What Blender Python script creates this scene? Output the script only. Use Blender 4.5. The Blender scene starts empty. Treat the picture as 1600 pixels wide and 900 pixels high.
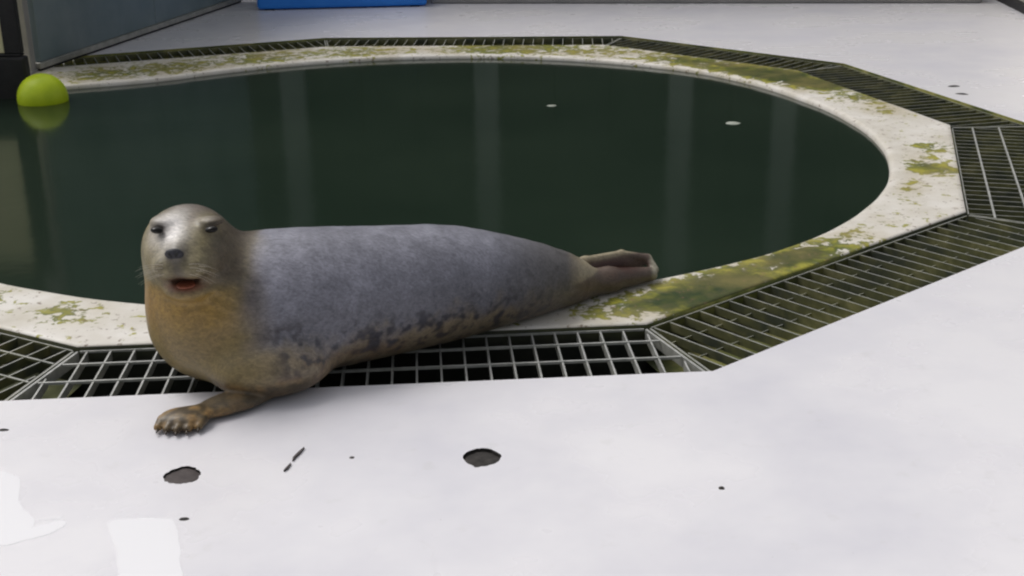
import bpy, bmesh, math, random
import numpy as np
from mathutils import Vector, Matrix, noise
from mathutils.geometry import delaunay_2d_cdt
R = math.radians
random.seed(4)
sc = bpy.context.scene
col = sc.collection

# ------------------------------------------------------------------ camera
cam_d = bpy.data.cameras.new('camera')
cam = bpy.data.objects.new('camera', cam_d); col.objects.link(cam)
cam_d.lens = 45; cam_d.sensor_width = 36; cam_d.clip_start = 0.02; cam_d.clip_end = 300
cam.matrix_world = Matrix.Translation((0, 0, 1.15)) @ Matrix.Rotation(R(70.0), 4, 'X') @ Matrix.Rotation(R(-0.8), 4, 'Z')
sc.camera = cam
# ------------------------------------------------------------------ world, sun, exposure
SUN_EL, SUN_AZ = 58, 150          # azimuth: direction the light comes from, degrees from +X
w = bpy.data.worlds.new('World'); sc.world = w; w.use_nodes = True
nt = w.node_tree; bg = nt.nodes['Background']
sky = nt.nodes.new('ShaderNodeTexSky'); sky.sky_type = 'NISHITA'; sky.sun_disc = False
sky.sun_elevation = R(SUN_EL); sky.sun_rotation = R(90 - SUN_AZ)
sky.air_density = 1.0; sky.dust_density = 6.0; sky.ozone_density = 1.0
hs = nt.nodes.new('ShaderNodeHueSaturation'); hs.inputs['Saturation'].default_value = 0.22
nt.links.new(sky.outputs[0], hs.inputs['Color']); nt.links.new(hs.outputs[0], bg.inputs[0])
bg.inputs[1].default_value = 0.13
sun_d = bpy.data.lights.new('sun', 'SUN'); sun_d.energy = 0.9; sun_d.angle = R(22); sun_d.color = (1.0, .97, .94)
sun = bpy.data.objects.new('sun', sun_d); col.objects.link(sun)
dv = Vector((math.cos(R(SUN_EL)) * math.cos(R(SUN_AZ)), math.cos(R(SUN_EL)) * math.sin(R(SUN_AZ)), math.sin(R(SUN_EL))))
sun.rotation_euler = dv.to_track_quat('Z', 'Y').to_euler()
sc.view_settings.view_transform = 'Standard'; sc.view_settings.look = 'None'
sc.view_settings.exposure = -0.15; sc.view_settings.gamma = 1.0; sc.view_settings.use_curve_mapping = False
sc.cycles.filter_width = 2.2

# ------------------------------------------------------------------ helpers
def link(name, me, parent=None, loc=(0, 0, 0)):
    o = bpy.data.objects.new(name, me); col.objects.link(o)
    o.location = loc
    if parent: o.parent = parent
    return o
def tag(o, label=None, cat=None, group=None, kind=None):
    if label: o['label'] = label
    if cat: o['category'] = cat
    if group: o['group'] = group
    if kind: o['kind'] = kind
    return o
def empty(name, loc=(0, 0, 0), rz=0.0):
    o = bpy.data.objects.new(name, None); col.objects.link(o)
    o.location = loc; o.rotation_euler = (0, 0, rz); o.empty_display_size = .05
    return o
def mesh(name, verts, faces, mat=None, smooth=False):
    me = bpy.data.meshes.new(name); me.from_pydata([tuple(v) for v in verts], [], faces); me.validate(); me.update()
    if mat: me.materials.append(mat)
    if smooth:
        for p in me.polygons: p.use_smooth = True
    return me
def recalc(me):
    bm = bmesh.new(); bm.from_mesh(me); bmesh.ops.recalc_face_normals(bm, faces=bm.faces); bm.to_mesh(me); bm.free()
def box_mesh(name, x0, x1, y0, y1, z0, z1, mat, bevel=0.0):
    bm = bmesh.new(); bmesh.ops.create_cube(bm, size=1)
    for v in bm.verts:
        v.co = Vector(((x0 + x1) / 2 + v.co.x * (x1 - x0), (y0 + y1) / 2 + v.co.y * (y1 - y0), (z0 + z1) / 2 + v.co.z * (z1 - z0)))
    if bevel: bmesh.ops.bevel(bm, geom=bm.edges[:], offset=bevel, segments=2, affect='EDGES', profile=.5)
    me = bpy.data.meshes.new(name); bm.to_mesh(me); bm.free(); me.materials.append(mat)
    return me
def ellipsoid_mesh(name, c, r, mat, seg=20, rings=12, rot=None):
    bm = bmesh.new(); bmesh.ops.create_uvsphere(bm, u_segments=seg, v_segments=rings, radius=1)
    for v in bm.verts:
        p = Vector((v.co.x * r[0], v.co.y * r[1], v.co.z * r[2]))
        if rot: p = rot @ p
        v.co = p + Vector(c)
    me = bpy.data.meshes.new(name); bm.to_mesh(me); bm.free(); me.materials.append(mat)
    for p in me.polygons: p.use_smooth = True
    return me

class M:                                                    # small node material builder
    def __init__(s, name, base=(.5, .5, .5), rough=.5, spec=.5, metal=0.0, ior=1.45):
        s.m = bpy.data.materials.new(name); s.m.use_nodes = True; s.t = s.m.node_tree
        s.b = s.t.nodes['Principled BSDF']
        s.b.inputs['Base Color'].default_value = (*base, 1); s.b.inputs['Roughness'].default_value = rough
        s.b.inputs['Specular IOR Level'].default_value = spec; s.b.inputs['Metallic'].default_value = metal
        s.b.inputs['IOR'].default_value = ior
        s.geo = s.t.nodes.new('ShaderNodeNewGeometry')
    def noise(s, scale, detail=4, rough=.55, dist=0.0, stretch=None):
        n = s.t.nodes.new('ShaderNodeTexNoise'); n.inputs['Scale'].default_value = scale
        n.inputs['Detail'].default_value = detail; n.inputs['Roughness'].default_value = rough; n.inputs['Distortion'].default_value = dist
        src = s.geo.outputs['Position']
        if stretch:
            mp = s.t.nodes.new('ShaderNodeMapping'); mp.inputs['Scale'].default_value = stretch
            s.t.links.new(src, mp.inputs[0]); src = mp.outputs[0]
        s.t.links.new(src, n.inputs['Vector']); return n.outputs['Fac']
    def ramp(s, src, stops, interp='LINEAR'):
        r = s.t.nodes.new('ShaderNodeValToRGB'); r.color_ramp.interpolation = interp
        e = r.color_ramp.elements
        while len(e) < len(stops): e.new(.5)
        for k, (p, c) in enumerate(stops):
            e[k].position = p; e[k].color = (*c, 1) if hasattr(c, '__len__') else (c, c, c, 1)
        s.t.links.new(src, r.inputs[0]); return r.outputs[0]
    def mix(s, fac, a, b, mode='MIX'):
        n = s.t.nodes.new('ShaderNodeMix'); n.data_type = 'RGBA'; n.blend_type = mode
        for sock, v in ((n.inputs[0], fac), (n.inputs[6], a), (n.inputs[7], b)):
            if hasattr(v, 'is_linked') or isinstance(v, bpy.types.NodeSocket): s.t.links.new(v, sock)
            elif hasattr(v, '__len__'): sock.default_value = (*v, 1)
            else: sock.default_value = v
        return n.outputs[2]
    def math(s, op, a, b=0.0):
        n = s.t.nodes.new('ShaderNodeMath'); n.operation = op
        for sock, v in ((n.inputs[0], a), (n.inputs[1], b)):
            if isinstance(v, bpy.types.NodeSocket): s.t.links.new(v, sock)
            else: sock.default_value = v
        return n.outputs[0]
    def attr(s, name):
        n = s.t.nodes.new('ShaderNodeAttribute'); n.attribute_name = name; return n
    def color(s, sock): s.t.links.new(sock, s.b.inputs['Base Color']); return s
    def rough(s, sock): s.t.links.new(sock, s.b.inputs['Roughness']); return s
    def bump(s, sock, strength=.3, dist=.002):
        n = s.t.nodes.new('ShaderNodeBump'); n.inputs['Strength'].default_value = strength; n.inputs['Distance'].default_value = dist
        s.t.links.new(sock, n.inputs['Height']); s.t.links.new(n.outputs[0], s.b.inputs['Normal']); return s

# ------------------------------------------------------------------ materials
def mk_deck():
    a = M('white_deck_paint', rough=.4)
    n1 = a.noise(1.3, 5, .6); n2 = a.noise(14, 4, .6); n3 = a.noise(60, 2)
    c = a.ramp(n1, [(.34, (.66, .65, .70)), (.6, (.81, .795, .815))])
    c = a.mix(a.ramp(n2, [(.62, 0.0), (.8, .35)]), c, (.55, .54, .52))
    sc1 = a.ramp(a.noise(5, 6, .75, 1.2, (1, .35, 1)), [(.66, 0.0), (.80, .2)])
    c = a.mix(sc1, c, (.50, .49, .50))
    pit = a.ramp(a.noise(95, 2, .6), [(.74, 0.0), (.80, .5)])
    c = a.mix(pit, c, (.42, .40, .38))
    a.color(c); a.rough(a.ramp(n1, [(.3, .38), (.7, .2)])); a.bump(n3, .15, .001); return a.m
def mk_coping():
    a = M('mossy_white_coping', rough=.5)
    at = a.attr('moss').outputs['Fac']
    n = a.noise(16, 5, .65, .6, (1, 1, 1)); n2 = a.noise(6, 4, .6); n3 = a.noise(45, 3, .6)
    s = a.math('ADD', a.math('MULTIPLY', a.math('SUBTRACT', n, .5), 2.3), at)
    s = a.math('ADD', s, a.math('MULTIPLY', a.math('SUBTRACT', n3, .5), 1.0))
    base = a.ramp(n2, [(.3, (.58, .54, .46)), (.65, (.76, .73, .68))])
    moss = a.ramp(n, [(.3, (.018, .034, .006)), (.48, (.085, .11, .010)), (.66, (.36, .34, .04))])
    moss = a.mix(a.ramp(a.math('ADD', at, a.math('MULTIPLY', a.math('SUBTRACT', n2, .5), 1.4)), [(.80, 0.0), (1.05, .85)]), moss, (.016, .036, .006))
    fac = a.ramp(s, [(.45, 0.0), (.56, .92), (.8, 1.0)])
    c = a.mix(fac, base, moss)
    speck = a.ramp(a.noise(38, 3, .7), [(.60, 0.0), (.68, .8)])
    c = a.mix(speck, c, (.16, .10, .06))
    tint = a.ramp(a.noise(3.5, 5, .65), [(.40, 0.0), (.62, .55)])
    c = a.mix(a.math('MULTIPLY', tint, a.ramp(at, [(.17, .10), (.40, .7)])), c, (.36, .28, .10))
    a.color(c); a.bump(n, .35, .004); return a.m
def mk_poolwall():
    a = M('stained_pool_wall', rough=.5)
    n = a.noise(7, 5, .6)
    a.color(a.ramp(n, [(.3, (.05, .045, .025)), (.55, (.16, .12, .06)), (.75, (.30, .26, .2))])); return a.m
def mk_water():
    a = M('murky_green_water', (.0065, .0155, .0095), .11, .5, ior=1.333)
    n = a.noise(2.2, 2, .5)
    a.color(a.ramp(a.noise(.8, 3), [(.3, (.0105, .020, .0125)), (.7, (.0175, .029, .0185))]))
    a.bump(a.math('ADD', n, a.math('MULTIPLY', a.noise(9, 3), .25)), .10, .014); return a.m
def mk_metal(name, algae):
    a = M(name, (.5, .5, .48), .42, metal=.35)
    n = a.noise(9, 4, .6); n2 = a.noise(40, 3)
    base = a.ramp(n2, [(.3, (.40, .41, .39)), (.7, (.62, .62, .60))])
    al = a.ramp(n, [(.35, (.022, .032, .012)), (.55, (.12, .12, .03)), (.7, (.28, .26, .11))])
    up = a.t.nodes.new('ShaderNodeSeparateXYZ'); a.t.links.new(a.geo.outputs['Normal'], up.inputs[0])
    side = a.ramp(up.outputs['Z'], [(.3, 1.0), (.9, .35)])
    fac = a.math('MULTIPLY', side, algae)
    a.color(a.mix(fac, base, al)); return a.m
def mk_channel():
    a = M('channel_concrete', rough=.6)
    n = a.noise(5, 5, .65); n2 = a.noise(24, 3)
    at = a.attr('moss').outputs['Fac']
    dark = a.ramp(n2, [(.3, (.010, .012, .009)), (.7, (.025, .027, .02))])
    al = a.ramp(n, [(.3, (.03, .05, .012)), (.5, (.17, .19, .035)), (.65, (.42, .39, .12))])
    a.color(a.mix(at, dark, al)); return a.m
def simple(name, c1, c2, rough=.5, scale=8, metal=0.0, bump=0.0):
    a = M(name, c1, rough, metal=metal)
    n = a.noise(scale, 4, .6)
    a.color(a.ramp(n, [(.3, c1), (.7, c2)]))
    if bump: a.bump(n, bump, .003)
    return a.m
DECK = mk_deck(); COPING = mk_coping(); PWALL = mk_poolwall(); WATER = mk_water(); CHAN = mk_channel()
GALV = mk_metal('galvanised_steel', .25); GALVM = mk_metal('algae_covered_steel', .9)
RODM = mk_metal('slimy_rod_steel', 1.6)
CLAD = simple('dark_green_cladding', (.022, .034, .026), (.035, .048, .038), .6, 3)
POST = simple('pale_grey_post_paint', (.14, .17, .155), (.21, .24, .22), .5, 4)
SKIRT = simple('grey_skirting', (.24, .24, .23), (.33, .32, .31), .6, 5)
SLATE = simple('slate_blue_panel_plastic', (.13, .18, .19), (.21, .26, .275), .35, 2.5)
RAIL = simple('worn_aluminium', (.3, .3, .27), (.48, .47, .43), .45, 20, metal=.3)
RUBBER = simple('black_rubber', (.010, .010, .012), (.02, .019, .02), .6, 20)
CREAM = simple('yellowed_cream_panel', (.66, .62, .36), (.78, .74, .46), .5, 3)
OLDCREAM = simple('aged_cream_wall_paint', (.48, .46, .40), (.60, .57, .50), .6, 3)
BLUE = simple('blue_plastic', (.015, .20, .72), (.03, .25, .80), .35, 6)
DIRT = simple('dark_dirt', (.014, .012, .011), (.05, .044, .04), .8, 60)
PLUG = simple('rusty_brown_plug', (.045, .036, .036), (.085, .07, .068), .7, 50, bump=.4)

# ------------------------------------------------------------------ pool outline
PC = Vector((-.437, 4.9))
TAB = [(-180, .3), (-168, .10), (-158, 0), (-120, .013), (-110, .012), (-85, 0), (-63, -.005), (-48, .008), (-30, -.006), (-13, -.022), (5, -.033),
       (21.6, -.022), (44, .055), (69, .033), (97, -.006), (120, -.035), (133.7, -.035), (140, .06), (145, .17), (150, .30), (155, .46), (160, .54), (166, .52), (172, .42), (180, .3)]
def pr(deg):
    deg = (deg + 180) % 360 - 180
    return 1.875 + float(np.interp(deg, [t[0] for t in TAB], [t[1] for t in TAB]))
def prs(deg): return sum(pr(deg + k) for k in (-4, -2, 0, 2, 4)) / 5
NSEG = 360
POOL = [PC + prs(k) * Vector((math.cos(R(k)), math.sin(R(k)))) for k in range(NSEG)]
V = [Vector(p) for p in ((-1.031, 2.803), (.326, 2.896), (1.409, 3.797), (1.746, 4.979), (1.40, 6.20), (.52, 7.03), (-1.0, 7.10), (-2.45, 6.52), (-3.2, 5.1), (-2.2, 3.45))]
N10 = len(V)
def offset(poly, d):
    out = []
    n = len(poly)
    for i in range(n):
        a, b, c = poly[i - 1], poly[i], poly[(i + 1) % n]
        n1 = Vector(((b - a).y, -(b - a).x)).normalized(); n2 = Vector(((c - b).y, -(c - b).x)).normalized()
        m = (n1 + n2).normalized(); out.append(b + m * (d / max(.2, m.dot(n1))))
    return out
VO = offset(V, .30)

# ------------------------------------------------------------------ deck, with the real recesses of two drain holes
def hole_outline(cx, cy, r, seed, amp=.07, n=44, notch=None):
    out = []
    for k in range(n):
        a = 2 * math.pi * k / n
        q = r * (1 + amp * (noise.noise(Vector((math.cos(a) * 1.6 + seed, math.sin(a) * 1.6, seed))) + .55 * noise.noise(Vector((math.cos(a) * 6 + seed, math.sin(a) * 6, seed)))))
        if notch is not None:
            dd = abs((a - notch + math.pi) % (2 * math.pi) - math.pi)
            q *= 1 + .22 * math.exp(-(dd / .14) ** 2)
        out.append(Vector((cx + q * math.cos(a), cy + q * math.sin(a))))
    return out
H1 = hole_outline(-.627, 2.153, .034, 1.3, .16)
H2 = hole_outline(-.063, 2.209, .037, 2.1, .10, notch=R(255))
pts = [Vector(p) for p in ((-20, -12), (20, -12), (20, 30), (-20, 30))]
edges = [(0, 1), (1, 2), (2, 3), (3, 0)]
def addloop(lp):
    s = len(pts); pts.extend(lp); edges.extend((s + i, s + (i + 1) % len(lp)) for i in range(len(lp)))
addloop(VO); addloop(H1); addloop(H2)
vo, eo, fo, *_ = delaunay_2d_cdt(pts, edges, [], 1, 1e-6)
def inside(p, poly):
    c = False; n = len(poly)
    for i in range(n):
        a, b = poly[i], poly[(i + 1) % n]
        if (a.y > p.y) != (b.y > p.y) and p.x < (b.x - a.x) * (p.y - a.y) / (b.y - a.y) + a.x: c = not c
    return c
keep = []
for f in fo:
    c = sum((vo[i] for i in f), Vector((0, 0))) / len(f)
    if not (inside(c, VO) or inside(c, H1) or inside(c, H2)): keep.append(f)
dverts = [(v.x, v.y, 0) for v in vo]
for lp, dep in ((H1, -.004), (H2, -.012)):
    s = len(dverts); n = len(lp)
    dverts += [(p.x, p.y, 0) for p in lp] + [(p.x, p.y, dep) for p in lp]
    keep += [(s + i, s + (i + 1) % n, s + n + (i + 1) % n, s + n + i) for i in range(n)]
dme = mesh('deck', dverts, keep, DECK); dme.materials.append(DIRT)
for p in list(dme.polygons)[-2 * 44:]: p.material_index = 1  # hole sides coloured darker than the deck
deck = link('deck', dme); tag(deck, kind='structure')

def plug(lp, z0, mat, name, label, cat, grow=0.994):
    c = sum(lp, Vector((0, 0))) / len(lp); n = len(lp)
    vs = [(0, 0, 0)]
    for q, zz in ((.45, .0005), (.8, 0), (1.0, -.002)):
        for p in lp:
            d = (p - c) * q * grow
            vs.append((d.x, d.y, zz + .0012 * noise.noise(Vector((d.x * 60, d.y * 60, z0 * 50)))))
    fs = [(0, 1 + i, 1 + (i + 1) % n) for i in range(n)]
    for k in range(2):
        for i in range(n):
            a = 1 + k * n + i; b = 1 + k * n + (i + 1) % n; fs.append((a, a + n, b + n, b))
    o = link(name, mesh(name, vs, fs, mat, True), None, (c.x, c.y, z0)); tag(o, label, cat); return o
plug(H1, -.003, PLUG, 'drain_plug', 'round brown plug set flush in the white deck in front of the paw', 'drain plug')
plug(H2, -.006, DIRT, 'drain_hole_floor', 'black floor of the chipped round hole in the deck nearer the middle', 'drain hole')  # dark sheet set just below the deck inside the hole

# ------------------------------------------------------------------ coping ring with rounded lip and moss
MOSS = [  # x, y, spread, strength : patches of moss on the rim
    (1.33, 6.05, .13, .40), (1.44, 5.80, .12, .42), (1.53, 5.52, .12, .38), (1.57, 5.27, .09, .26), (1.43, 4.31, .08, .26), (1.32, 4.08, .09, .22), (.75, 3.38, .09, .25), (.33, 3.0, .08, .2),
    (.62, 3.22, .16, .55), (.85, 3.42, .13, .50), (.45, 3.06, .12, .62), (.60, 3.10, .10, .35), (1.0, 3.56, .1, .2), (.25, 3.0, .1, .25),
    (-1.13, 3.02, .09, .32), (-1.42, 3.12, .12, .30), (-1.6, 3.3, .1, .2), (1.55, 4.62, .10, .30), (1.5, 4.3, .09, .28), (1.45, 4.42, .08, .2),
    (1.2, 6.2, .2, .48), (.9, 6.55, .25, .42), (.1, 6.95, .3, .3), (1.42, 5.85, .15, .42), (1.28, 6.02, .16, .3), (1.05, 6.3, .2, .2), (.5, 6.85, .25, .22), (-.2, 6.95, .3, .22), (-.8, 6.9, .25, .30),
    (-1.3, 6.75, .25, .36), (-1.7, 6.5, .22, .34), (-2.05, 6.35, .2, .36), (1.2, 3.9, .1, .1), (-.5, 2.9, .2, .1), (1.15, 3.72, .06, .2)]
def moss_at(x, y):
    s = .17
    for mx, my, sp, st in MOSS: s += 1.45 * st * math.exp(-((x - mx) ** 2 + (y - my) ** 2) / (sp * sp))
    return s
OUTP = []
for k in range(NSEG):
    d = Vector((math.cos(R(k)), math.sin(R(k)))); best = None
    for i in range(N10):
        a, b = V[i], V[(i + 1) % N10]; e = b - a
        den = d.x * e.y - d.y * e.x
        if abs(den) < 1e-9: continue
        t = ((a.x - PC.x) * e.y - (a.y - PC.y) * e.x) / den; u = ((a.x - PC.x) * d.y - (a.y - PC.y) * d.x) / den
        if t > 0 and -1e-6 <= u <= 1 + 1e-6: best = t
    OUTP.append(PC + d * best)
for i in range(N10):                                     # true corners
    ang = math.degrees(math.atan2(V[i].y - PC.y, V[i].x - PC.x)) % 360; OUTP[int(round(ang)) % 360] = V[i].copy()
NR = 14
cv = []; mv = []
prof = [(-.004, -.62), (-.004, -.05), (-.008, -.022), (-.005, -.008), (.004, -.002)]     # inner lip
for k in range(NSEG):
    d = (POOL[k] - PC).normalized()
    row = []
    wob = .003 * noise.noise(Vector((k * .21, 0, 0)))
    for off, z in prof: row.append((POOL[k] + d * (-off + wob if False else -off * -1 + wob), z))
    for j in range(NR + 1):
        t = j / NR; p = (POOL[k] + d * .012).lerp(OUTP[k] - d * .003, t)
        row.append((p, .001 * noise.noise(Vector((p.x * 7, p.y * 7, 0)))))
    row.append((OUTP[k], -.004)); row.append((OUTP[k], -.05)); row.append((OUTP[k], -.24))
    for p, z in row: cv.append((p.x, p.y, z)); mv.append((moss_at(p.x, p.y) - .22 * math.exp(-((p - POOL[k]).length / .03) ** 2)) if z > -.045 else 0.0)
L = len(row); cf = []
for k in range(NSEG):
    k2 = (k + 1) % NSEG
    for j in range(L - 1): cf.append((k * L + j, k * L + j + 1, k2 * L + j + 1, k2 * L + j))
cm = mesh('coping', cv, cf, COPING, True); cm.materials.append(PWALL); cm.materials.append(CHAN); recalc(cm)
for i, p in enumerate(cm.polygons):
    j = i % (L - 1)
    if j <= 1: p.material_index = 1
    if j >= L - 3: p.material_index = 2
at_ = cm.attributes.new('moss', 'FLOAT', 'POINT'); at_.data.foreach_set('value', mv)
coping = link('pool_rim', cm); tag(coping, kind='structure')

# ------------------------------------------------------------------ water
wv = [(PC.x, PC.y, -.022)] + [((p - PC) * 1.006 + PC).to_tuple() + (-.022,) for p in POOL]
water = link('water', mesh('water', wv, [(0, 1 + i, 1 + (i + 1) % NSEG) for i in range(NSEG)], WATER)); tag(water, kind='structure')

# ------------------------------------------------------------------ drain channel (floor and outer wall)
chv, chf, chm = [], [], []
SEGM = [0.0, .75, .55, .5, .45, .45, .5, .5, .5, .5]      # algae on the floor of each side, 0 = the side below the seal
for i in range(N10):
    a, b, ao, bo = V[i], V[(i + 1) % N10], VO[i], VO[(i + 1) % N10]
    nn = 24; s = len(chv); m = SEGM[i]
    for k in range(nn + 1):
        t = k / nn; p = a.lerp(b, t); q = ao.lerp(bo, t)
        for P, z in ((p, -.10), (p.lerp(q, .3), -.105), (p.lerp(q, .7), -.105), (q, -.10), (q, 0)):
            if i == 0: z = z * (2.0 if z < 0 else 1)
            chv.append((P.x, P.y, z))
            e = min(1, min(t, 1 - t) * 8) if i == 0 else 1
            e2 = min(1.2, .25 + 1.3 * (P - p).length / .3)
            chm.append(max(0, min(1, m * e2 * (1.1 + 1.2 * noise.noise(Vector((P.x * 3, P.y * 3, 2)))))) if i else 0.0)
    for k in range(nn):
        for j in range(4): chf.append((s + k * 5 + j, s + k * 5 + j + 1, s + (k + 1) * 5 + j + 1, s + (k + 1) * 5 + j))
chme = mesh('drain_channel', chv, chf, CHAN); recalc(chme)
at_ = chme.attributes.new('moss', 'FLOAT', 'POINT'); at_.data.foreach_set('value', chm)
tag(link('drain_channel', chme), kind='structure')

# ------------------------------------------------------------------ gratings
GLAB = ['galvanised floor grating with black gaps under the seal, along the near edge of the pool',
        'algae stained grating running diagonally up the right from the near corner of the pool',
        'green grating beside the right end of the pool, cut by the right picture edge',
        'dark narrow grating along the upper right edge of the pool',
        'thin dark grating sloping along the far edge right of the pool middle',
        'thin mossy grating along the far edge, behind the middle of the pool',
        'mossy grating at the far left, near the foot of the slate blue partition',
        'grating on the hidden far left side behind the cream divider',
        'grating on the left side of the pool outside the picture',
        'green stained grating at the near left corner of the pool, left of the seal']
ZG = -.012
bar_cache = {}
def bar_mesh(length, wdt, hgt, mat, name):
    key = (round(length, 4), wdt, mat.name)
    if key not in bar_cache: bar_cache[key] = box_mesh(name, 0, length, -wdt / 2, wdt / 2, -hgt, 0, mat)
    return bar_cache[key]
for i in range(N10):
    a, b, ao, bo = V[i], V[(i + 1) % N10], VO[i], VO[(i + 1) % N10]
    ex = (b - a).normalized(); ny = Vector((ex.y, -ex.x))         # along, outward
    rz = math.atan2(ex.y, ex.x)
    g = empty('grating', (a.x, a.y, ZG), rz)
    tag(g, GLAB[i], 'grating', 'gratings round the pool')
    mat = GALV if i == 0 else GALVM
    LEN = (b - a).length
    fr = g.matrix_basis
    def loc(p): d = p - a; return (d.dot(ex), -d.dot(ny))         # local y is inward, outward = -y
    la, lb, lao, lbo = loc(a), loc(b), loc(ao), loc(bo)
    def xs_at(dist):                                              # left and right mitre limits at outward distance
        t = dist / .30
        return la[0] + (lao[0] - la[0]) * t, lb[0] + (lbo[0] - lb[0]) * t
    # frame: four flat bars, butted
    def strip(p, q, wd, h, nm):
        d = Vector((q[0] - p[0], q[1] - p[1])); o = link(nm, bar_mesh(round(d.length, 4), wd, h, mat, nm), g)
        o.location = (p[0], p[1], .001); o.rotation_euler = (0, 0, math.atan2(d.y, d.x)); return o
    for p, q, e in ((la, lb, 1), (lao, lbo, -1)):
        yy = -.008 if e == 1 else -.294
        xa, xb = xs_at(-yy); strip((xa + .01, yy), (xb - .01, yy), .004, .005 if e == 1 else .025, 'frame_bar')
    for p, q, sgn in ((la, lao, 1), (lb, lbo, -1)):
        d = Vector((q[0] - p[0], q[1] - p[1])).normalized()
        strip((p[0] + sgn * .006 + d.x * .012, p[1] + d.y * .012), (q[0] + sgn * .006 - d.x * .01, q[1] - d.y * .01), .006, .027, 'frame_bar')
    # cross bars (short way), full-length ones share one mesh
    x0, x1 = xs_at(.294); pitch = .0555
    n = int((x1 - x0) / pitch)
    for k in range(1, n + 1):
        x = x0 + k * pitch
        d0, d1 = .011, .291
        if x < la[0] + .012 and lao[0] < la[0]: d0 = (la[0] + .014 - x) / (la[0] - lao[0]) * .30 + .008
        if x > lb[0] - .012 and lbo[0] > lb[0]: d0 = (x - lb[0] + .014) / (lbo[0] - lb[0]) * .30 + .008
        if d1 - d0 < .02: continue
        o = link('bar', bar_mesh(round(d1 - d0, 3), .0042, .022, mat, 'bar'), g)
        o.location = (x, -d0, -.0005); o.rotation_euler = (0, 0, -math.pi / 2)
    for dist in (.085, .185):
        xa, xb = xs_at(dist)
        rw_ = .006 if i in (0, 2, 9) else .0032
        o = link('rod', bar_mesh(round(xb - xa - .024, 3), rw_, rw_, RODM if i not in (0, 2, 9) else (GALV if i == 2 else mat), 'rod'), g)
        o.location = (xa + .012, -dist, .0012 if i in (0, 2, 9) else -.013)

# ------------------------------------------------------------------ back wall: cladding panels and posts
bw = empty('back_wall', (0, 9.45, 0)); tag(bw, 'dark green clad wall with pale posts behind the far deck, seen mostly as a reflection', 'wall')
pxs = [-5.25, -3.77, -2.29, -1.62 + .03, -.20, 1.27, 2.75, 4.2]
pxs = [-4.6, -3.1, -1.6, -.17, 1.27, 2.05, 3.2, 4.7]
for k, x in enumerate(pxs):
    me = box_mesh('post', -.09, .09, -.06, .06, 0, 3.1, POST, .006); o = link('post', me, bw); o.location = (x, 0, 0)
for k in range(len(pxs) - 1):
    xa, xb = pxs[k] + .092, pxs[k + 1] - .092
    n = max(2, round((xb - xa) / .36))
    for j in range(n):
        u0 = xa + (xb - xa) * j / n; u1 = xa + (xb - xa) * (j + 1) / n - .008
        o = link('panel', box_mesh('panel', 0, u1 - u0, .02, .05, .1, 3.1, CLAD, .003), bw); o.location = (u0, 0.002 * (j % 2), 0)
link('skirting', box_mesh('skirting', -4.6, 4.7, -.085, -.062, .0, .1, SKIRT), bw)
link('backing', box_mesh('backing', -4.55, 4.65, .052, .09, 0, 3.1, CLAD), bw)
link('cap_rail', box_mesh('cap_rail', -4.65, 4.75, -.08, .08, 3.102, 3.2, SKIRT), bw)

kb = empty('kerb', (1.25, 8.64, 0), R(-5.5)); tag(kb, 'low grey concrete kerb along the top edge of the far deck, right of the blue step', 'kerb')
link('kerb_face', box_mesh('kerb_face', -1.78, 1.85, 0, .30, .0, .14, SKIRT, .012), kb)
link('kerb_cap', box_mesh('kerb_cap', -1.78, 1.85, -.008, .31, .1402, .155, SKIRT, .004), kb)

# right-hand wall seen only at the picture corner
rw = empty('side_wall', (3.24, 8.56, 0)); tag(rw, 'cream wall with a dark base strip cutting the top right corner', 'wall')
link('wall_panel', box_mesh('wall_panel', .02, .12, -3.2, .45, .05, 1.3, OLDCREAM, .004), rw)
link('base_strip', box_mesh('base_strip', -.012, .10, -3.19, .44, 0, .048, RUBBER), rw)
rw.rotation_euler = (0, 0, R(-5.7))

# ------------------------------------------------------------------ slate partition on the left, its post and the cream divider
d0, d1 = Vector((-2.379, 6.45)), Vector((-1.86, 9.05)); ev = d1 - d0
pt = empty('partition', (d0.x, d0.y, 0), math.atan2(ev.y, ev.x)); tag(pt, 'slate blue plastic partition with a metal bottom rail at the top left, running back from the pool', 'partition')
W = ev.length
for k in range(2):
    a0 = .02 + k * (W - .04) / 2; a1 = a0 + (W - .04) / 2 - .006
    link('panel', box_mesh('panel', a0, a1, -.015, .015, .043, 1.7, SLATE, .003), pt)
link('bottom_rail', box_mesh('bottom_rail', 0, W, -.024, .022, .012, .042, RAIL, .004), pt)
link('top_rail', box_mesh('top_rail', 0, W, -.025, .025, 1.702, 1.75, RAIL, .004), pt)
link('gap_strip', box_mesh('gap_strip', .01, W - .01, -.012, .012, 0, .0118, RUBBER), pt)  # black strip filling the gap under the bottom rail

ps = empty('gate_post', (-2.425, 6.42, 0)); tag(ps, 'grey steel gate post with a black edge, rising behind the yellow ball', 'post')
link('post', box_mesh('post', -.045, .045, -.035, .035, .0, 1.7, SKIRT, .004), ps)
link('rubber_edge', box_mesh('rubber_edge', -.095, -.0465, -.03, .03, .0, 1.7, RUBBER, .003), ps)
link('base_plate', box_mesh('base_plate', -.08, .05, -.06, .06, .001, .012, SKIRT, .002), ps)

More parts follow.
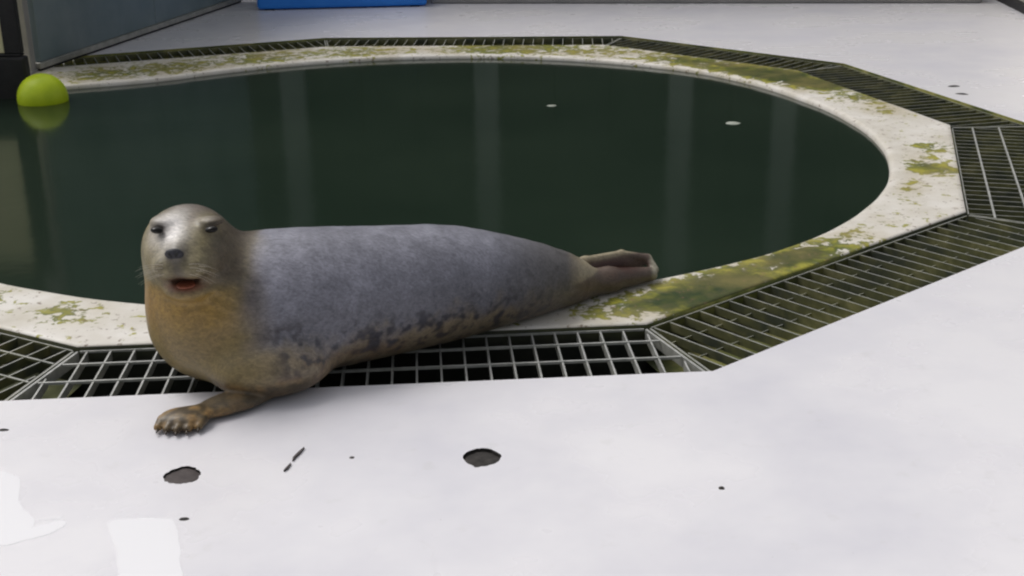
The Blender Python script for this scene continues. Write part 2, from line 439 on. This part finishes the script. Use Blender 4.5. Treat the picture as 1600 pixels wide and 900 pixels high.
dvd = empty('divider', (-2.215, 5.905, 0)); tag(dvd, 'yellowed cream divider board with black rubber skirt, at the left edge beside the ball', 'divider')
link('board', box_mesh('board', -1.3, -.10, .0, .03, .182, .80, CREAM, .004), dvd)
link('rubber_skirt', box_mesh('rubber_skirt', -1.3, -.005, -.03, .035, -.2, .168, RUBBER, .01), dvd)
link('rail', box_mesh('rail', -1.3, -.02, -.015, .034, .1685, .1815, RUBBER, .008), dvd)
link('end_post', box_mesh('end_post', -.098, -.02, -.012, .03, .182, .80, RUBBER, .004), dvd)
link('cap_rail', box_mesh('cap_rail', -1.3, -.01, -.02, .04, .802, .84, RUBBER, .004), dvd)

# blue plastic step at the top
bl = empty('blue_step', (-1.12, 8.87, 0), R(5)); tag(bl, 'bright blue plastic step standing on the far deck at the top edge', 'step')
link('body', box_mesh('body', -.56, .56, -.24, .24, .006, .20, BLUE, .02), bl)
for sx in (-.48, .48):
    for sy in (-.2, .2): link('foot', box_mesh('foot', sx - .03, sx + .03, sy - .03, sy + .03, 0, .0055, RUBBER), bl)
link('tread', box_mesh('tread', -.5, .5, -.19, .19, .2005, .208, RUBBER, .003), bl)

# ------------------------------------------------------------------ ball
bmat = M('yellow_green_ball', rough=.42)
n = bmat.noise(18, 4, .6); n2 = bmat.noise(70, 2)
c = bmat.ramp(n, [(.3, (.50, .66, .012)), (.7, (.60, .75, .02))])
c = bmat.mix(bmat.ramp(bmat.noise(48, 3, .7), [(.70, 0.0), (.76, .6)]), c, (.12, .15, .02))
bmat.color(c); bmat.bump(n2, .15, .002)
ball = link('ball', ellipsoid_mesh('ball', (0, 0, 0), (.112, .112, .112), bmat.m, 48, 32), None, (-2.13, 5.80, -.006))
tag(ball, 'bright yellow green ball floating half sunk in the pool at the left', 'ball')
bm = bmesh.new(); bmesh.ops.create_cone(bm, cap_ends=True, segments=12, radius1=.009, radius2=.007, depth=.004)
vm = bpy.data.meshes.new('valve'); bm.to_mesh(vm); bm.free(); vm.materials.append(RUBBER)
dd = Vector((.1, .6, .8)).normalized(); vo_ = link('valve', vm, ball, dd * .1125); vo_.rotation_euler = dd.to_track_quat('Z', 'Y').to_euler()

# ------------------------------------------------------------------ small debris
def chip(name, x, y, z, lx, ly, rz, label, cat, mat, h=.003, seed=0):
    rnd = random.Random(seed); n = 9; vs = [(0, 0, h)]
    for k in range(n):
        a = 2 * math.pi * k / n; q = rnd.uniform(.7, 1.15); vs.append((math.cos(a) * lx * q * .6, math.sin(a) * ly * q * .6, h * .8))
    for k in range(n):
        a = 2 * math.pi * k / n; q = rnd.uniform(.9, 1.2); vs.append((math.cos(a) * lx * q, math.sin(a) * ly * q, 0))
    fs = [(0, 1 + k, 1 + (k + 1) % n) for k in range(n)] + [(1 + k, 1 + n + k, 1 + n + (k + 1) % n, 1 + (k + 1) % n) for k in range(n)]
    o = link(name, mesh(name, vs, fs, mat, True), None, (x, y, z)); o.rotation_euler = (0, 0, rz); return tag(o, label, cat)
FLOAT = simple('pale_floating_scrap', (.30, .33, .28), (.42, .44, .38), .5, 30)
chip('dirt_speck', .378, 2.073, 0, .006, .006, 0, 'lone dark speck on the right of the white deck', 'dirt speck', DIRT, .003, 1)
chip('dirt_speck', -.585, 1.989, 0, .009, .005, 0, 'small dark speck between the brown plug and the wet patch', 'dirt speck', DIRT, .003, 2)
chip('dirt_speck', -.314, 2.214, 0, .005, .005, 0, 'tiny grey speck on the deck right of the twig', 'dirt speck', PLUG, .002, 3)
chip('dirt_speck', -1.04, 2.356, 0, .012, .005, 0, 'dark speck on the deck at the left picture edge', 'dirt speck', DIRT, .003, 4)
chip('leaf_scrap', 2.011, 5.745, 0, .028, .016, .1, 'farther of two dark leaf scraps on the deck at the upper right', 'leaf scrap', DIRT, .005, 6)
chip('leaf_scrap', 1.99, 5.572, 0, .028, .014, -.3, 'nearer of two dark leaf scraps on the deck at the upper right', 'leaf scrap', DIRT, .005, 7)
chip('floating_scrap', .185, 5.552, -.022, .022, .018, .2, 'faint scrap floating on the pool near its middle', 'scrap', FLOAT, .003, 8)
chip('floating_scrap', .916, 5.158, -.022, .030, .026, .1, 'brighter pale scrap floating on the right part of the pool', 'scrap', FLOAT, .005, 9)
def twig(pts_, label):
    bm = bmesh.new(); prev = None
    for (x, y, r) in pts_:
        ring = [bm.verts.new((x + (r if k in (0, 3) else -r) * .7, y, (.004 if k < 2 else 0.0) + .0003)) for k in range(4)]
        if prev:
            for k in range(4): bm.faces.new((prev[k], prev[(k + 1) % 4], ring[(k + 1) % 4], ring[k]))
        else: bm.faces.new(ring)
        prev = ring
    bm.faces.new(prev[::-1])
    bmesh.ops.recalc_face_normals(bm, faces=bm.faces)
    me = bpy.data.meshes.new('twig'); bm.to_mesh(me); bm.free(); me.materials.append(PLUG); return me
tw = empty('twig', (-.424, 2.204, 0)); tag(tw, 'thin broken twig lying on the white deck between the two holes', 'twig')
link('stem', twig([(.012, .05, .001), (.006, .03, .004), (-.001, .008, .0035), (-.002, -.004, .0012)], ''), tw)
link('broken_tip', twig([(-.004, -.016, .0012), (-.008, -.034, .0035), (-.012, -.045, .001)], ''), tw)

# wet film with glare painted in, on the near left deck
def puddle(outline, label, seed):
    c = sum((Vector(p) for p in outline), Vector((0, 0))) / len(outline); vs = []
    n = len(outline); m = 8; lp = []
    for i in range(n):
        a, b = Vector(outline[i]), Vector(outline[(i + 1) % n])
        for k in range(m):
            p = a.lerp(b, k / m); q = noise.noise(Vector((p.x * 18, p.y * 18, seed))) * .012
            lp.append(p + (p - c).normalized() * q)
    k = len(lp)
    ins = [(p - c) * .82 for p in lp]
    v2, _, f2, *_r = delaunay_2d_cdt([p - c for p in lp] + ins, [(i, (i + 1) % k) for i in range(k)] + [(k + i, k + (i + 1) % k) for i in range(k)], [], 1, 1e-6)
    vs = [(v.x, v.y, .0003) for v in v2]; fs = f2
    wet_v = [1.0 if any((v - q).length < 1e-5 for q in ins) else 0.0 for v in v2]
    me = mesh('puddle', vs, fs, WET, False); at_ = me.attributes.new('film', 'FLOAT', 'POINT'); at_.data.foreach_set('value', wet_v)
    o = link('puddle', me, None, (c.x, c.y, 0)); tag(o, label, 'puddle', 'wet patches on the near deck')
wm = M('wet_film_pale_glare', (.88, .87, .89), .03, .9, ior=1.5); wm.b.inputs['Coat Weight'].default_value = 1.0; wm.b.inputs['Coat Roughness'].default_value = .02; wm.b.inputs['Coat IOR'].default_value = 1.7  # base paler than the deck: sky glare painted into the film
fa = wm.ramp(wm.math('ADD', wm.attr('film').outputs['Fac'], wm.math('MULTIPLY', wm.math('SUBTRACT', wm.noise(28, 4, .65), .5), .9)), [(.40, 0.0), (.43, 1.0)])
wm.t.links.new(fa, wm.b.inputs['Alpha']); WET = wm.m
puddle([(-.735, 2.0), (-.605, 2.005), (-.56, 1.88), (-.515, 1.70), (-.64, 1.70), (-.665, 1.86)], 'four-sided wet patch with bright painted glare on the deck near the bottom left', 1)
puddle([(-.99, 2.20), (-.93, 2.16), (-.90, 2.06), (-.84, 1.985), (-.775, 2.005), (-.79, 1.94), (-.87, 1.90), (-.98, 1.93), (-1.1, 2.0), (-1.1, 2.15)], 'irregular wet patch with painted glare at the left edge of the deck', 2)
puddle([(-.98, 1.88), (-.90, 1.87), (-.83, 1.80), (-.86, 1.72), (-1.0, 1.70)], 'small wet patch with painted glare in the bottom left corner', 3)

# ------------------------------------------------------------------ the seal: one continuous body from a smooth distance field
SO = np.array((-.40, 2.75, 0.0))
def sph(P, c, r): return np.sqrt(((P - np.array(c, np.float32)) ** 2).sum(-1)) - r
def ell(P, c, r, yaw=0.0, pitch=0.0):
    q = P - np.array(c, np.float32)
    if yaw or pitch:
        Rm = np.array(Matrix.Rotation(yaw, 3, 'Z') @ Matrix.Rotation(pitch, 3, 'X')).astype(np.float32); q = q @ Rm
    rr = np.array(r, np.float32); k0 = np.sqrt(((q / rr) ** 2).sum(-1)); k1 = np.sqrt(((q / rr ** 2) ** 2).sum(-1))
    return np.where(k1 > 1e-6, k0 * (k0 - 1) / np.maximum(k1, 1e-6), -min(r))
def cone(P, a, b, ra, rb):                                # tapered capsule
    a = np.array(a, np.float32); b = np.array(b, np.float32); ab = b - a
    t = np.clip(((P - a) @ ab) / (ab @ ab), 0, 1)
    return np.sqrt(((P - a - t[..., None] * ab) ** 2).sum(-1)) - (ra + (rb - ra) * t)
def smin(a, b, k):
    h = np.clip(.5 + .5 * (b - a) / k, 0, 1); return b + (a - b) * h - k * h * (1 - h)
def smax(a, b, k): return -smin(-a, -b, k)
_X = [(-.64, 2.640, .148, .150), (-.56, 2.655, .153, .158), (-.44, 2.70, .148, .157), (-.30, 2.775, .136, .147), (-.16, 2.86, .123, .135),
      (-.04, 2.935, .102, .110), (.06, 3.00, .080, .086), (.15, 3.06, .058, .058)]
def _cr(t):
    i = min(int(t), len(_X) - 2); f = t - i
    p = [np.array(_X[max(0, min(len(_X) - 1, i + k))]) for k in (-1, 0, 1, 2)]
    return .5 * (2 * p[1] + (p[2] - p[0]) * f + (2 * p[0] - 5 * p[1] + 4 * p[2] - p[3]) * f * f + (3 * p[1] - p[0] - 3 * p[2] + p[3]) * f ** 3)
SP = [(tuple(q[:3]), q[3]) for q in (_cr((len(_X) - 1) * k / 15) for k in range(16))]
TX = [-.714 + .0205 * k for k in range(5)]; TY = [2.334, 2.326, 2.322, 2.326, 2.336]
def sdf(P):
    d = cone(P, SP[0][0], SP[1][0], SP[0][1], SP[1][1])
    for k in range(1, len(SP) - 1): d = smin(d, cone(P, SP[k][0], SP[k + 1][0], SP[k][1], SP[k + 1][1]), .02)
    d = smin(d, cone(P, (-.668, 2.62, .134), (-.682, 2.615, .24), .118, .106), .05)        # chest and neck
    d = smin(d, ell(P, (-.693, 2.61, .308), (.094, .112, .086)), .035)                      # skull
    Q = P - np.array((.009, 0, .009), np.float32)
    d = smin(d, ell(Q, (-.688, 2.535, .300), (.074, .068, .056)), .035)                    # face
    d = smin(d, ell(Q, (-.712, 2.480, .296), (.031, .030, .026)), .016)                    # whisker pads
    d = smin(d, ell(Q, (-.664, 2.480, .296), (.031, .030, .026)), .016)
    d = smin(d, ell(Q, (-.689, 2.487, .325), (.021, .034, .020)), .016)                    # bridge of the nose
    d = smin(d, ell(Q, (-.682, 2.508, .236), (.050, .045, .022)), .018)                    # lower jaw
    d = smin(d, ell(Q, (-.735, 2.552, .370), (.022, .02, .009)), .03)                      # brows
    d = smin(d, ell(Q, (-.628, 2.552, .370), (.022, .02, .009)), .03)
    d = smax(d, -ell(Q, (-.681, 2.462, .2605), (.034, .045, .0085)), .006)                 # open mouth
    for ex_ in (-.736, -.624): d = smax(d, -ell(Q, (ex_, 2.512, .364), (.014, .014, .008)), .006)
    # near fore flipper on the deck
    d = smin(d, ell(P, (-.522, 2.553, .064), (.140, .115, .075), R(24)), .04)             # shoulder and belly resting low
    f = ell(P, (-.585, 2.440, .017), (.092, .040, .0200), R(38))
    f = smin(f, ell(P, (-.672, 2.366, .019), (.050, .036, .016)), .02)
    for k in range(5):
        f = smin(f, cone(P, (TX[k], 2.356, .017), (TX[k] - .004, TY[k], .0110), .0115, .0090), .005)
    d = smin(d, f, .008)
    # far fore flipper, tucked behind the chest
    g_ = cone(P, (-.69, 2.74, .06), (-.74, 2.82, .03), .04, .025); g_ = smin(g_, ell(P, (-.755, 2.86, .018), (.05, .035, .015), R(-30)), .02)
    d = smin(d, g_, .03)
    # hind flippers: the lower one thick and the upper one arched with the web between them
    h = cone(P, (.12, 3.04, .045), (.25, 3.115, .034), .047, .032); h = smin(h, cone(P, (.25, 3.115, .034), (.365, 3.19, .022), .032, .020), .02)
    d = smin(d, h, .03)
    u = cone(P, (.12, 3.09, .070), (.19, 3.145, .079), .022, .011); u = smin(u, cone(P, (.19, 3.145, .079), (.29, 3.205, .076), .010, .009), .008)
    u = smin(u, cone(P, (.29, 3.205, .076), (.362, 3.235, .052), .009, .010), .008); u = smin(u, cone(P, (.362, 3.235, .052), (.378, 3.215, .026), .011, .013), .008)
    d = smin(d, u, .010)
    d = smin(d, ell(P, (.265, 3.186, .044), (.130, .018, .030), R(33)), .008)
    d = smin(d, cone(P, (-.015, 3.08, .10), (.0, 3.10, .105), .012, .012), .06)            # short tail hint
    nk = np.exp(-((P[..., 2] - .235) / .045) ** 2) * np.clip((P[..., 0] + .66) / .05, 0, 1) * np.clip((-.50 - P[..., 0]) / .05, 0, 1)
    d = d + .0018 * nk * np.sin((P[..., 2] + .45 * P[..., 0]) * 230)                          # neck creases
    d = smax(d, .001 - P[..., 2], .012)                                                    # rests flat on the rim and deck
    return d
def surface_nets(lo, hi, h):
    ax = [np.arange(l, u, h, dtype=np.float32) for l, u in zip(lo, hi)]
    nx, ny_, nz = map(len, ax)
    D = np.empty((nx, ny_, nz), np.float32)
    YY, ZZ = np.meshgrid(ax[1], ax[2], indexing='ij')
    for i0 in range(0, nx, 16):
        xs = ax[0][i0:i0 + 16]
        P = np.empty((len(xs), ny_, nz, 3), np.float32); P[..., 0] = xs[:, None, None]; P[..., 1] = YY; P[..., 2] = ZZ
        # only near the surface: coarse skip
        D[i0:i0 + 16] = sdf(P)
    S = D < 0
    cx = np.zeros((nx - 1, ny_ - 1, nz - 1), np.int8)
    for a in (0, 1):
        for b in (0, 1):
            for c in (0, 1): cx += S[a:nx - 1 + a, b:ny_ - 1 + b, c:nz - 1 + c]
    act = (cx > 0) & (cx < 8); idx = -np.ones(act.shape, np.int64); I = np.argwhere(act); idx[act] = np.arange(len(I))
    acc = np.zeros((len(I), 3)); cnt = np.zeros(len(I))
    cor = [(a, b, c) for a in (0, 1) for b in (0, 1) for c in (0, 1)]
    for p in cor:
        for axn in range(3):
            if p[axn]: continue
            q = list(p); q[axn] = 1
            dp = D[I[:, 0] + p[0], I[:, 1] + p[1], I[:, 2] + p[2]]; dq = D[I[:, 0] + q[0], I[:, 1] + q[1], I[:, 2] + q[2]]
            m = (dp < 0) != (dq < 0); t = np.where(m, dp / np.where(m, dp - dq, 1), 0)
            pos = np.tile(np.array(p, float), (len(I), 1)); pos[:, axn] += t
            acc += pos * m[:, None]; cnt += m
    Vv = (I + acc / cnt[:, None]) * h + np.array(lo)
    faces = []
    for axn in range(3):
        sl0 = [slice(1, n - 1) for n in (nx, ny_, nz)]; 
        a = S[tuple(slice(0, -1) if k == axn else slice(None) for k in range(3))]
        b = S[tuple(slice(1, None) if k == axn else slice(None) for k in range(3))]
        E = np.argwhere(a != b)
        u, v = [(1, 2), (2, 0), (0, 1)][axn]
        ok = (E[:, u] > 0) & (E[:, v] > 0) & (E[:, u] < (nx, ny_, nz)[u] - 1) & (E[:, v] < (nx, ny_, nz)[v] - 1); E = E[ok]
        flip = a[tuple(E.T)]
        def cell(du, dv_):
            F = E.copy(); F[:, u] += du; F[:, v] += dv_; return idx[tuple(F.T)]
        q = np.stack([cell(-1, -1), cell(0, -1), cell(0, 0), cell(-1, 0)], 1)
        q[~flip] = q[~flip][:, ::-1]
        faces.append(q)
    return Vv, np.concatenate(faces)
def grad(P, e=.0015):
    g = np.empty_like(P)
    for k in range(3):
        dlt = np.zeros(3); dlt[k] = e; g[:, k] = (sdf((P + dlt)) - sdf((P - dlt))) / (2 * e)
    return g
Vv, F = surface_nets((-.93, 2.28, -.02), (.45, 3.32, .43), .005)
for _ in range(2):
    g = grad(Vv); d = sdf(Vv); n2_ = (g ** 2).sum(1) + 1e-6
    st = np.clip(d / n2_, -.004, .004); Vv = Vv - g * st[:, None]
G = grad(Vv, .004); G /= np.linalg.norm(G, axis=1)[:, None] + 1e-9
sm = bpy.data.meshes.new('body')
sm.vertices.add(len(Vv)); sm.vertices.foreach_set('co', (Vv - SO).astype(np.float32).ravel())
sm.loops.add(len(F) * 4); sm.loops.foreach_set('vertex_index', F.ravel().astype(np.int32))
sm.polygons.add(len(F)); sm.polygons.foreach_set('loop_start', np.arange(0, len(F) * 4, 4, dtype=np.int32))
sm.polygons.foreach_set('loop_total', np.full(len(F), 4, np.int32)); sm.update(calc_edges=True); sm.validate()
for p in sm.polygons: p.use_smooth = True

# coat colour, with sky sheen and a side shadow painted in
def fbm(P, s, o=0.0, oct_=3):
    out = np.empty(len(P))
    for i, p in enumerate(P): out[i] = noise.fractal((p[0] * s + o, p[1] * s, p[2] * s), .9, 2.0, oct_)
    return out
def ss(a, b, x):
    t = np.clip((x - a) / (b - a), 0, 1); return t * t * (3 - 2 * t)
def blob(P, c, r, p=2): return np.exp(-(((P - np.array(c)) / np.array(r)) ** 2).sum(1))
VF = Vv - np.array((.009, 0, .009))
n_a = fbm(Vv, 9); n_b = fbm(Vv, 34, 7.0); n_c = fbm(Vv, 70, 3.0, 2)
X_, Y_, Z_ = Vv.T
C = np.tile(np.array((.20, .20, .235)), (len(Vv), 1)); C *= (1 + .25 * n_a + .16 * n_b)[:, None]; C *= (.78 + .42 * ss(.12, .27, Z_))[:, None]  # grey lightens upward: sky sheen on the back painted into the coat
def lay(mask, c):
    global C
    mask = np.clip(mask, 0, 1)
    C = C * (1 - mask[:, None]) + np.array(c) * mask[:, None]
body_x = ss(-.62, -.54, X_)
zb = .118 - .10 * np.clip((X_ + .5) / .6, 0, 1) * .45
belly = ss(.03, -.03, Z_ - zb + .035 * n_a + .02 * n_b)
lay(belly, (.25, .20, .135))
lay(belly * ss(.0, .35, n_b + .5 * n_a) * .45, (.24, .15, .085))
edge = np.exp(-((Z_ - zb + .01) / .055) ** 2) * ss(-.56, -.46, X_)
lay(np.clip(edge * ss(-.15, .40, n_b + .35 * n_c) , 0, 1) * .85, (.05, .048, .055))
lay(ss(.15, .6, n_b + .3 * n_c) * .6 * ss(-.5, -.3, X_) * ss(.20, .12, Z_), (.055, .055, .07))
lay(ss(-.06, .12, X_) * .7, (.105, .095, .085))
chest = ss(-.50, -.62, X_ + .25 * (Y_ - 2.6) + .02 * n_a) * ss(2.72, 2.62, Y_)
lay(chest, (.225, .170, .072))
lay(chest * np.exp(-((Z_ - .20) / .055) ** 2) * ss(-.54, -.64, X_), (.32, .20, .05))
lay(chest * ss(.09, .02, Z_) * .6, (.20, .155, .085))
lay(blob(Vv, (-.80, 2.58, .20), (.04, .08, .04)) * .8, (.28, .14, .038))
lay(chest * ss(.1, .5, n_a + .3 * n_b) * .3, (.22, .15, .07))
head = ss(.235, .265, Z_) * ss(2.80, 2.70, Y_) * ss(-.54, -.575, X_)
lay(head, (.24, .205, .115))
lay(head * ss(.0, .45, n_b + .5 * n_c) * .45, (.11, .09, .06))
lay(head * ss(.57, .66, (Y_ - 2.0)) * .85, (.12, .10, .085))                 # back and sides of the head
lay(head * ss(.372, .395, Z_ + .01 * n_a) * .8, (.15, .12, .10))              # crown
lay(head * ss(-.64, -.60, X_) * .85, (.085, .065, .045))  # right temple darker: shadow side of the head painted in
lay(blob(VF, (-.708, 2.52, .365), (.030, .07, .034)) * 1.25, (.84, .80, .76))  # white streak over the eye and nose
lay(blob(VF, (-.745, 2.54, .345), (.018, .05, .022)) * .8, (.55, .50, .44))
lay(blob(VF, (-.650, 2.53, .385), (.022, .04, .012)) * .5, (.52, .47, .38))
lay(blob(VF, (-.673, 2.53, .385), (.010, .06, .02)) * .8, (.15, .11, .09))
lay(blob(VF, (-.688, 2.47, .300), (.016, .03, .030)) * .95, (.05, .043, .038))
lay(blob(VF, (-.688, 2.46, .330), (.022, .03, .016)) * .9, (.09, .085, .09))
for ex_ in (-.736, -.624): lay(np.clip(blob(VF, (ex_, 2.51, .364), (.022, .03, .011)) * 1.5, 0, 1), (.025, .018, .015))
lay(np.clip(blob(VF, (-.681, 2.47, .2605), (.042, .04, .016)) * 1.5, 0, 1), (.06, .018, .012))
lay(np.clip(blob(VF, (-.681, 2.475, .250), (.040, .035, .006)), 0, 1) * .8, (.30, .13, .08))
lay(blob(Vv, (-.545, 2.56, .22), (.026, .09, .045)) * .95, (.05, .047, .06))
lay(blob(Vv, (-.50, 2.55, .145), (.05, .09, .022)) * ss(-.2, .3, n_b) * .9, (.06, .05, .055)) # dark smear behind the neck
flip = ss(.065, .04, Z_) * ss(2.50, 2.46, Y_)
lay(flip, (.15, .105, .05)); lay(flip * ss(.0, .3, n_b) * .7, (.30, .18, .07)); lay(flip * ss(.0, .3, -n_b) * .8, (.05, .035, .02))
arm = ss(.055, .035, Z_) * ss(2.505, 2.48, Y_) * ss(2.375, 2.41, Y_)
lay(arm * .7, (.085, .066, .042))
lay(ss(.07, .05, Z_) * ss(2.70, 2.74, Y_) * ss(-.62, -.66, X_), (.07, .06, .045))
hind = ss(.13, .19, X_)
lay(hind, (.125, .092, .070)); lay(hind * ss(.1, .4, n_b) * .5, (.14, .10, .08))
lay(hind * blob(Vv, (.25, 3.16, .056), (.11, .06, .017)) * 1.3, (.05, .018, .012))
lay(hind * ss(.070, .080, Z_) * .8, (.42, .36, .24)); lay(ss(.362, .378, X_) * .8, (.50, .47, .36))
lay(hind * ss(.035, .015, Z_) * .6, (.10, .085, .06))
C = np.clip(C, .008, .9)
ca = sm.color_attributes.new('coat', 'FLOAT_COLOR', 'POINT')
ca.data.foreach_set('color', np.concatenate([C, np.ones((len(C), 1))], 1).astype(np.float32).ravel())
fur = M('wet_fur', rough=.42, spec=.45); fur.b.inputs['Coat Weight'].default_value = .14; fur.b.inputs['Coat Roughness'].default_value = .22
cc = fur.attr('coat').outputs['Color']
nn1 = fur.noise(210, 4, .65, .6, (.45, 1, .8)); nn2 = fur.noise(45, 4, .65)
cc = fur.mix(1.0, cc, fur.ramp(nn1, [(.3, .68), (.7, 1.28)]), 'MULTIPLY'); cc = fur.mix(1.0, cc, fur.ramp(nn2, [(.3, .82), (.7, 1.12)]), 'MULTIPLY')
fur.color(cc); fur.bump(nn1, .5, .0018); fur.rough(fur.ramp(nn2, [(.3, .34), (.7, .55)]))
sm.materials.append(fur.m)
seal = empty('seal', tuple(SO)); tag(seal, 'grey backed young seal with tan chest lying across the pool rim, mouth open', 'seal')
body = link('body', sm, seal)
def sc_(c): return tuple(np.array(c) - SO)
EYE = M('eye_black', (.006, .005, .004), .12, .3).m; NOSE = simple('wet_nose_skin', (.016, .016, .020), (.035, .035, .045), .5, 120)
TONG = simple('wet_tongue', (.22, .055, .03), (.36, .13, .07), .3, 120); CLAW = simple('claw_horn', (.03, .022, .015), (.07, .05, .03), .35, 80); WHI = M('whisker_hair', (.5, .45, .38), .5).m
for ex_, tilt in ((-.727, .12), (-.615, -.12)):
    e = link('eye', ellipsoid_mesh('eye', (0, 0, 0), (.0132, .0095, .0068), EYE, 20, 12, Matrix.Rotation(tilt, 3, 'Y')), seal, sc_((ex_, 2.512, .3725)))
nose = link('nose', ellipsoid_mesh('nose', (0, 0, 0), (.0195, .009, .0135), NOSE, 24, 14, Matrix.Rotation(.45, 3, 'X')), seal, sc_((-.682, 2.4585, .338)))
for s_ in (-1, 1):
    link('nostril', ellipsoid_mesh('nostril', (0, 0, 0), (.0032, .003, .0070), RUBBER, 10, 8, Matrix.Rotation(s_ * .5, 3, 'Y')), nose, (s_ * .0068, -.0082, .001))
link('tongue', ellipsoid_mesh('tongue', (0, 0, 0), (.021, .028, .0048), TONG, 20, 10), seal, sc_((-.672, 2.492, .2620)))
for k in range(5):
    x = TX[k]; yt = TY[k]
    bm = bmesh.new(); bmesh.ops.create_cone(bm, cap_ends=True, segments=10, radius1=.0042, radius2=.0009, depth=.016)
    me = bpy.data.meshes.new('claw'); bm.to_mesh(me); bm.free(); me.materials.append(CLAW)
    for p in me.polygons: p.use_smooth = True
    o = link('claw', me, seal, sc_((x - .003, yt - .012, .010))); o.rotation_euler = (R(72 + 180 - 55 - 100), 0, 0)
bm = bmesh.new()
for s_ in (-1, 1):
    for k in range(7):
        p = Vector(sc_((-.679 + s_ * (.026 + .006 * (k % 3)), 2.452 + .004 * (k % 3), .297 + .007 * (k % 4)))); prev = None
        dirv = Vector((s_ * (.85), -.25 + .06 * (k % 3), -.12 + .10 * (k % 4)))
        for j in range(6):
            r = .0006 * (1 - j / 6.5)
            ring = [bm.verts.new(p + Vector((0, math.cos(a) * r, math.sin(a) * r))) for a in (0, 2.1, 4.2)]
            if prev:
                for q in range(3): bm.faces.new((prev[q], prev[(q + 1) % 3], ring[(q + 1) % 3], ring[q]))
            prev = ring; p = p + dirv * .011; dirv.z -= .10
me = bpy.data.meshes.new('whiskers'); bm.to_mesh(me); bm.free(); me.materials.append(WHI)
tag(link('whiskers', me, seal), kind='stuff')
